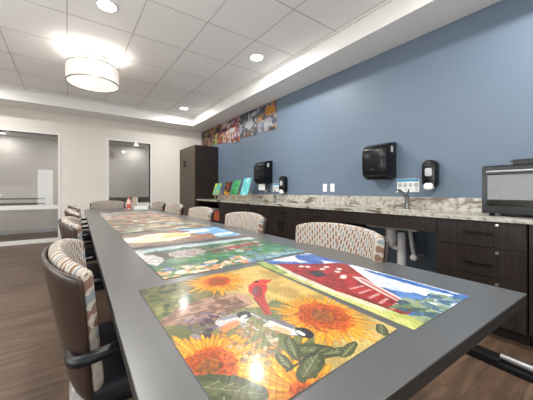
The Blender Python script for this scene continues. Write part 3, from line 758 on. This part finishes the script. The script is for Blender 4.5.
cabinet(4.12, 4.96, 'dark wood base cabinet directly right of the open shelf', 'doors')
cabinet(4.98, 6.09, 'open dark wood shelf unit next to the tall cupboard', 'niche', 'open_shelf_unit')
# contents of the open shelf
t = thing('storage_bin', 'orange plastic bin on the open shelf unit', 'bin', (2.80, 5.16, .46))
g = B()
for (a, b, c, d) in ((-.14, .14, -.15, -.145), (-.14, .14, .145, .15), (-.14, -.135, -.145, .145), (.135, .14, -.145, .145)): g.box(a, b, c, d, 0, .20)
g.box(-.14, .14, -.15, .15, 0, .006); g.make('body', 'orange', t)
B().box(-.15, .15, -.16, -.14, .19, .205, .003).box(-.15, .15, .14, .16, .19, .205, .003).box(-.15, -.13, -.14, .14, .19, .205, .003).box(.13, .15, -.14, .14, .19, .205, .003).make('rim', 'orange', t)
o = box('paper_stack', 'paper', -.11, .11, -.15, .15, 0, .23, None, .003); o.location = (2.84, 5.70, .46); tag(o, 'stack of white papers on the open shelf unit beside the orange bin', 'paper')
# counter with backsplash
t = thing('countertop', 'long cream and brown speckled granite worktop with backsplash', 'worktop', (2.59, 0, .875))
g = B(); S1, S2 = (1.18, 1.68), (3.36, 3.86)
yy = [-.64, S1[0], S1[1], S2[0], S2[1], 6.09]
for a, b in ((yy[0], yy[1]), (yy[2], yy[3]), (yy[4], yy[5])): g.box(0, .608, a, b, 0, .03, .0)
for a, b in (S1, S2): g.box(0, .10, a, b, 0, .03).box(.42, .608, a, b, 0, .03)
g.make('slab', 'granite', t)
B().box(.588, .608, -.64, 6.09, .03, .16, .002, 1).make('backsplash', 'granite', t)
box('apron_panel', 'espresso', FX - 2.59, FX - 2.57, .988, 1.948, .742 - .875, -.001, t)
for i, (a, b) in enumerate((S1, S2)):
    s = thing('sink', 'steel undermount sink under the %s faucet' % ('near' if i == 0 else 'far'), 'sink', (2.85, (a + b) / 2, .875))
    h = .25; g = B()
    g.box(-.16, .16, -h, h, -.155, -.15).box(-.163, -.158, -h, h, -.155, -.001).box(.158, .163, -h, h, -.155, -.001).box(-.16, .16, -h - .003, -h, -.155, -.001).box(-.16, .16, h, h + .003, -.155, -.001)
    g.make('basin', 'chrome', s); B().lathe([(0, -.149), (.03, -.149), (.03, -.146), (.022, -.146), (0, -.148)], 24).make('drain', 'dark_chrome', s)
def faucet(y, lab):
    t = thing('faucet', lab, 'faucet', (3.05, y, .9055))
    B().lathe([(0, 0), (.032, 0), (.032, .008), (.024, .014), (.022, .09), (.024, .10), (.024, .14), (.012, .152), (0, .153)], 24).make('body', 'dark_chrome', t, True)
    B().tube(smoothpath([(-.01, 0, .09), (-.06, 0, .15), (-.13, 0, .195), (-.19, 0, .205), (-.215, 0, .19), (-.22, 0, .165)], 2), .013, 12).make('spout', 'dark_chrome', t, True)
    B().tube([(0, 0, .148), (.0, -.01, .185), (-.03, -.03, .205), (-.075, -.045, .212)], [.009, .009, .008, .007], 8).make('lever', 'dark_chrome', t, True)
faucet(1.43, 'single lever steel faucet in front of the blue and white notice'); faucet(3.66, 'single lever steel faucet beside the far soap dispenser')
# drain pipes in the knee space
t = thing('drain_pipes', 'pale grey insulated drain pipes hanging in the open knee space', 'pipes', (2.95, 1.45, 0))
B().lathe([(0, .50), (.03, .505), (.046, .53), (.05, .56), (.05, .70), (.036, .715), (.036, .72), (0, .72)], 24, cx=-.04, cy=.085).make('disposer', 'pipe', t, True)
B().tube([(0, -.01, .12), (0, -.01, .62), (0, -.01, .66)], [.043, .043, .03], 20).tube(smoothpath([(0, -.01, .14), (0, -.01, .08), (.06, -.01, .06), (.22, -.01, .06)], 2), .04, 16).make('drain_pipe', 'pipe', t, True)
B().tube([(-.02, .085, .515), (-.01, .055, .49), (0, .02, .48)], .028, 14).make('trap_elbow', 'pipe', t, True)
B().tube([(.0, -.10, .68), (.0, -.115, .55), (.0, -.135, .44)], .021, 14).tube([(0, -.08, .71), (0, -.10, .68)], .02, 12).make('supply_pipe', 'pipe', t, True)
B().lathe([(0, -.035), (.02, -.03), (.034, -.012), (.036, .005), (.026, .028), (0, .036)], 20, Matrix.Translation((-.005, -.135, .415))).tube([(0, -.135, .415), (.1, -.135, .40), (.22, -.135, .40)], .018, 12).make('valve', 'pipe', t, True)

# tall cupboard
t = thing('tall_cabinet', 'tall dark wood cupboard in the far corner beside the worktop', 'cabinet', (2.565, 6.10, 0))
B().box(0, .627, 0, 1.045, .08, 2.23).box(.05, .627, 0, 1.045, 0, .08).make('carcass', 'espresso', t)
for a, b, hy in ((.002, .66, .615), (.664, 1.043, .71)):
    f = B().box(-.02, -.001, a, b, .09, 2.228, .0015, 1).make('door', 'tall_front_glare', t)
    B().box(-.034, -.019, hy - .028, hy + .028, 1.835, 1.895, .004).box(-.034, -.019, hy - .028, hy + .028, 1.745, 1.805, .004).make('handle', 'black_matt', f)

# ------------------------------------------------------------------ dispensers, outlets, notices on the blue wall
def rounded(y0, y1, z0, z1, r, n=6):
    pts = []
    for cy, cz, a in ((y1 - r, z1 - r, 0), (y0 + r, z1 - r, 90), (y0 + r, z0 + r, 180), (y1 - r, z0 + r, 270)):
        pts += [(cy + r * math.cos(R(a + 90 * k / n)), cz + r * math.sin(R(a + 90 * k / n))) for k in range(n + 1)]
    return pts
def towel(y, lab, paper, n):
    t = thing('paper_towel_dispenser', lab, 'paper towel dispenser', (XW, y, 1.25), 0, 'black paper towel dispensers')
    # profile in (x,z): bulging front that leans back to the top
    prof = [(0, .0), (-.15, .0), (-.20, .012), (-.225, .05), (-.237, .14), (-.237, .27), (-.225, .345), (-.19, .385), (-.12, .415), (0, .43)]
    B().prism([(x, z) for x, z in prof], 'Y', -.15, .15, .012).make('cover', 'black', t, True)
    B().prism([(-.243, .085), (-.2385, .085), (-.2385, .32), (-.243, .32)], 'Y', -.125, .125, .0015).make('front_panel', 'black', t, True)
    B().box(-.135, -.095, -.156, -.149, .30, .37, .003).make('side_latch', 'greyprint', t)
    B().box(-.2465, -.2425, -.105, -.095, .13, .21, .001).box(-.2455, -.2425, -.005, .035, .10, .108).make('mark', 'faint', t)
    B().box(-.20, -.03, -.12, .12, -.012, .002, .004).make('outlet_slot', 'black_matt', t)
    if paper:
        B().box(-.153, -.150, -.10, .10, -.13, -.01).make('paper_sheet', 'paper', t)
towel(1.765, 'large black paper towel dispenser left of the blue and white notice, no paper showing', False, 0)
towel(4.055, 'black paper towel dispenser farther along the blue wall with white paper hanging out', True, 1)
def soap(y, z, lab):
    t = thing('soap_dispenser', lab, 'soap dispenser', (XW, y, z), 0, 'black soap dispensers')
    B().prism(rounded(-.066, .066, .02, .31, .055), 'X', -.10, 0, .014).make('housing', 'black', t, True)
    B().prism(rounded(-.032, .032, .14, .225, .018), 'X', -.106, -.098, .002).make('window', 'soap_window', t, True)
    B().prism(rounded(-.045, .045, .0, .07, .03), 'X', -.112, -.06, .012).make('push_lever', 'outlet', t, True)
    B().box(-.103, -.099, -.05, .05, .252, .256).make('seam', 'faint', t)
soap(1.245, 1.115, 'black soap dispenser with white push lever, right of the blue and white notice')
soap(3.555, 1.055, 'black soap dispenser beside the dispenser with paper hanging out')
def notice(y, lab):
    t = thing('notice', lab, 'notice', (XW - .001, y, 1.09))
    B().box(-.002, 0, -.12, .12, 0, .15).make('sheet', 'paper', t)
    B().box(-.003, -.002, -.115, .115, .118, .146).make('header', 'cyan', t)
    g = B()
    for k in range(4):
        yk = .085 - k * .057; g.box(-.003, -.002, yk - .02, yk + .02, .055, .10)
        g.box(-.003, -.002, yk - .02, yk + .02, .034, .040).box(-.003, -.002, yk - .02, yk + .012, .020, .026)
    g.make('pictures', 'greyprint', t)
notice(1.492, 'white notice with a blue header between the near dispensers'); notice(3.78, 'white notice behind the far faucet')
for y, lab in ((2.672, 'left one of the two white wall outlets'), (2.535, 'right one of the two white wall outlets')):
    t = thing('wall_outlet', lab, 'wall outlet', (XW, y, 1.09))
    B().box(-.006, 0, -.036, .036, 0, .118, .003).make('plate', 'outlet', t, True)
    for z in (.022, .066):
        f = B().prism(rounded(-.017, .017, z, z + .03, .008), 'X', -.0085, -.0055).make('socket', 'outlet', t)
        B().box(-.0092, -.0084, -.008, -.006, z + .012, z + .022).box(-.0092, -.0084, .006, .008, z + .012, z + .022).make('slots', 'dark', f)

# ------------------------------------------------------------------ puzzles hung high on the blue wall
rng = random.Random(9)
ph = [(7.13, 6.60, 2.36, [(150, 60, 70), (90, 110, 70), (190, 120, 110), (60, 50, 70), (210, 170, 120)], 'dark red and green puzzle picture, leftmost in the row under the ceiling drop'),
      (6.60, 5.86, 2.32, [(150, 160, 90), (200, 90, 60), (120, 60, 80), (230, 190, 120), (70, 90, 60)], 'green and red puzzle picture, second from the left under the ceiling drop'),
      (5.86, 5.06, 2.25, [(220, 200, 210), (170, 50, 70), (220, 140, 60), (90, 40, 70), (240, 230, 230)], 'white and crimson puzzle picture, middle of the row, hanging lowest'),
      (5.06, 4.42, 2.27, [(60, 80, 100), (40, 50, 60), (190, 200, 210), (150, 90, 70), (110, 130, 150)], 'dark blue and white puzzle picture, second from the right under the ceiling drop'),
      (4.42, 3.79, 2.27, [(120, 130, 160), (200, 150, 70), (170, 180, 200), (120, 80, 60), (70, 90, 130)], 'grey blue and orange puzzle picture, rightmost in the row under the ceiling drop')]
for i, (ya, yb, z0, cols, lab) in enumerate(ph):
    w, h = ya - yb - .012, 2.795 - z0
    P = Paint(w, h, .006, cols[0]); P.mottle(cols[0], cols[3], .12, 80 + i); P.mottle(cols[1], cols[2], .08, 70 + i, P.noise(.16, 60 + i, 2) > .5)
    P.dots(70, (0, w, 0, h), (.02, .09), cols + [(44, 40, 50), (60, 44, 50)], 80 + i); P.dots(60, (0, w, 0, h), (.01, .035), cols + [(30, 30, 36), (60, 50, 50), (220, 214, 206)], 90 + i)
    if i == 2: P.put(P.ell(w * .5, h * .4, .2, .14, 0, .5), (226, 216, 222), .8); P.dots(40, (w * .2, w * .8, 0, h * .5), (.01, .04), cols, 95)
    if i == 3: P.put(P.ell(w * .6, h * .5, .12, .12, 0, .3), (214, 218, 222), .85)
    if i == 4: P.put(P.ell(w * .65, h * .72, .16, .10, 0, .4), (224, 150, 60), .85); P.put(P.ell(w * .6, h * .3, .14, .10, 0, .5), (214, 216, 220), .7)
    P.a *= .80; x = XW - .004
    tl = [0, 0, -.02, 0, .0][i]
    o = card('puzzle_picture', P, [(x, ya - .006, z0 + .02 - tl), (x, yb + .006, z0 - .02 + tl), (x, yb + .006, 2.795), (x, ya - .006, 2.795)], .002, 'print'); tag(o, lab, 'picture', 'puzzle pictures hung on the blue wall')

# ------------------------------------------------------------------ small painted canvases on easels
E = [(5.52, .27, .30, [(70, 170, 190), (60, 90, 110), (190, 200, 60), (110, 190, 200)], 'small canvas with teal and yellow paint, leftmost easel on the worktop'),
     (5.03, .29, .27, [(30, 24, 24), (200, 110, 30), (90, 40, 24), (230, 170, 60)], 'small canvas painted black and orange on a tabletop easel'),
     (4.71, .32, .27, [(60, 160, 90), (120, 200, 140), (40, 120, 80), (170, 220, 180)], 'small canvas painted bright green on a tabletop easel'),
     (4.33, .35, .26, [(110, 200, 200), (150, 220, 220), (90, 180, 190), (190, 230, 226)], 'small canvas painted pale aqua, rightmost easel on the worktop')]
for i, (y, h, w, cols, lab) in enumerate(E):
    t = thing('tabletop_easel', 'small pine easel holding the %s canvas' % ('teal and yellow', 'black and orange', 'bright green', 'pale aqua')[i], 'easel', (2.86, y, .9055), 0, 'tabletop easels on the worktop')
    lean = .30
    for s in (-1, 1):
        B().tube([(-.03, s * .075, 0.005), (.06, s * .02, .34)], .009, 8).make('leg', 'lightwood', t, True)
    B().tube([(.14, 0, .005), (.055, 0, .31)], .009, 8).make('rear_leg', 'lightwood', t, True)
    B().box(-.05, -.005, -.11, .11, .095, .111, .002, 1).make('ledge', 'lightwood', t)
    P = Paint(w, h, .006, cols[0]); P.mottle(cols[0], cols[2], .06, i + 3); P.dots(14, (0, w, 0, h), (.012, .045), cols, 40 + i)
    x0 = 2.86 - .036; z0 = .9055 + .112; dx, dz = h * math.sin(lean), h * math.cos(lean)
    o = card('canvas_painting', P, [(x0, y + w / 2, z0), (x0, y - w / 2, z0), (x0 + dx, y - w / 2, z0 + dz), (x0 + dx, y + w / 2, z0 + dz)], .012, 'print')
    tag(o, lab, 'painting', 'small canvases on easels')

# ------------------------------------------------------------------ toaster oven
t = thing('toaster_oven', 'black countertop toaster oven with glass door at the right edge', 'oven', (2.745, .72, .9055))
w, dp, h = .58, .38, .395; f = .02
g = B()
g.box(.02, dp, -w, 0, h - .03, h - .0, .008).box(.02, dp, -w, 0, f, f + .03, .006).box(.02, dp, -.022, 0, f + .02, h - .02).box(.02, dp, -w, -w + .13, f + .02, h - .02).box(dp - .02, dp, -w, 0, f, h - .02)
g.make('casing', 'black', t, True)
B().box(.03, dp - .02, -.03, -.022, f + .03, h - .03).box(dp - .03, dp - .021, -w + .13, -.03, f + .03, h - .03).box(.03, dp - .03, -w + .13, -.03, f + .03, f + .034).make('lining', 'oven_in', t)
g = B().box(0, .02, -w + .13, 0, h - .075, h - .01, .003).box(0, .02, -w + .13, 0, f, f + .06, .003).box(0, .02, -.03, 0, f + .06, h - .075).box(0, .02, -w + .13, -w + .16, f + .06, h - .075)
dr = g.make('door', 'black', t)
B().box(.006, .010, -w + .16, -.03, f + .06, h - .075).make('door_glass', 'oven_glass', dr)
B().tube([(-.03, -w + .16, h - .05), (-.03, -.035, h - .05)], .008, 12).tube([(-.03, -.05, h - .05), (.002, -.05, h - .05)], .006, 8).tube([(-.03, -w + .18, h - .05), (.002, -w + .18, h - .05)], .006, 8).make('door_handle', 'chrome', dr, True)
g = B()
for k in range(12): g.tube([(.05, -w + .14 + k * .036, .20), (dp - .04, -w + .14 + k * .036, .20)], .002, 6)
for x in (.05, .2, dp - .04): g.tube([(x, -w + .13, .20), (x, -.03, .20)], .003, 6)
g.make('rack', 'chrome', t)
for a in (.05, dp - .04):
    for b in (-.05, -w + .05): B().lathe([(0, 0), (.016, 0), (.018, .02), (0, .02)], 16, cx=a, cy=b).make('foot', 'black_matt', t)
g = B()
for z in (.30, .20, .10): g.lathe([(0, 0), (.024, 0), (.022, .018), (0, .02)], 20, Matrix.Translation((.02, -w + .065, z)) @ Matrix.Rotation(R(-90), 4, 'Y'))
g.make('control_knob', 'chrome', t, True)
cu = bpy.data.curves.new('logo', 'FONT'); cu.body = 'B'; cu.size = .034; cu.extrude = .0005; cu.offset = .0008
lo = bpy.data.objects.new('logo', cu); C.objects.link(lo)
dg = bpy.context.evaluated_depsgraph_get(); me = bpy.data.meshes.new_from_object(lo.evaluated_get(dg)); bpy.data.objects.remove(lo)
lo = link('logo', me, 'paper', dr); lo.matrix_local = Matrix(((0, 0, -1, -.001), (-1, 0, 0, -.288), (0, 1, 0, f + .016), (0, 0, 0, 1)))
t = thing('baking_tray', 'shallow black tray lying on top of the toaster oven', 'tray', (2.93, .34, .9055 + .3955))
g = B().box(-.13, .13, -.20, .20, 0, .004)
g.box(-.14, -.128, -.21, .21, .0, .038, .002).box(.128, .14, -.21, .21, .0, .038, .002).box(-.13, .13, -.21, -.198, .0, .038, .002).box(-.13, .13, .198, .21, .0, .038, .002)
g.make('pan', 'black', t); B().box(-.05, .05, .21, .245, .028, .036, .002).make('handle', 'black_matt', t)

# ------------------------------------------------------------------ floor foot at the lower right
t = thing('stand_base', 'black and silver foot of a stand on the floor at the lower right', 'stand base', (2.24, .35, 0), R(-5))
B().box(-.045, .05, -1.0, .34, 0, .035, .006).box(-.045, .05, .14, .34, .02, .055, .008).make('rail', 'black_matt', t)
B().tube([(.012, -1.0, .056), (.012, .15, .056)], .024, 16).make('tube', 'chrome', t, True)

# ------------------------------------------------------------------ camera
cd = bpy.data.cameras.new('camera'); cam = bpy.data.objects.new('camera', cd); C.objects.link(cam)
cam.location = (0, 0, 1.10); cam.rotation_euler = (R(90), 0, R(-34.0))
cd.sensor_width = 36; cd.lens = 266.2 / 533 * 36; cd.shift_x = (266.5 - 248) / 533; cd.shift_y = (191.1 - 200) / 533; cd.clip_start = .02
S.camera = cam
S.view_settings.view_transform = 'Standard'; S.view_settings.look = 'None'; S.view_settings.gamma = 1; S.view_settings.exposure = 0.25
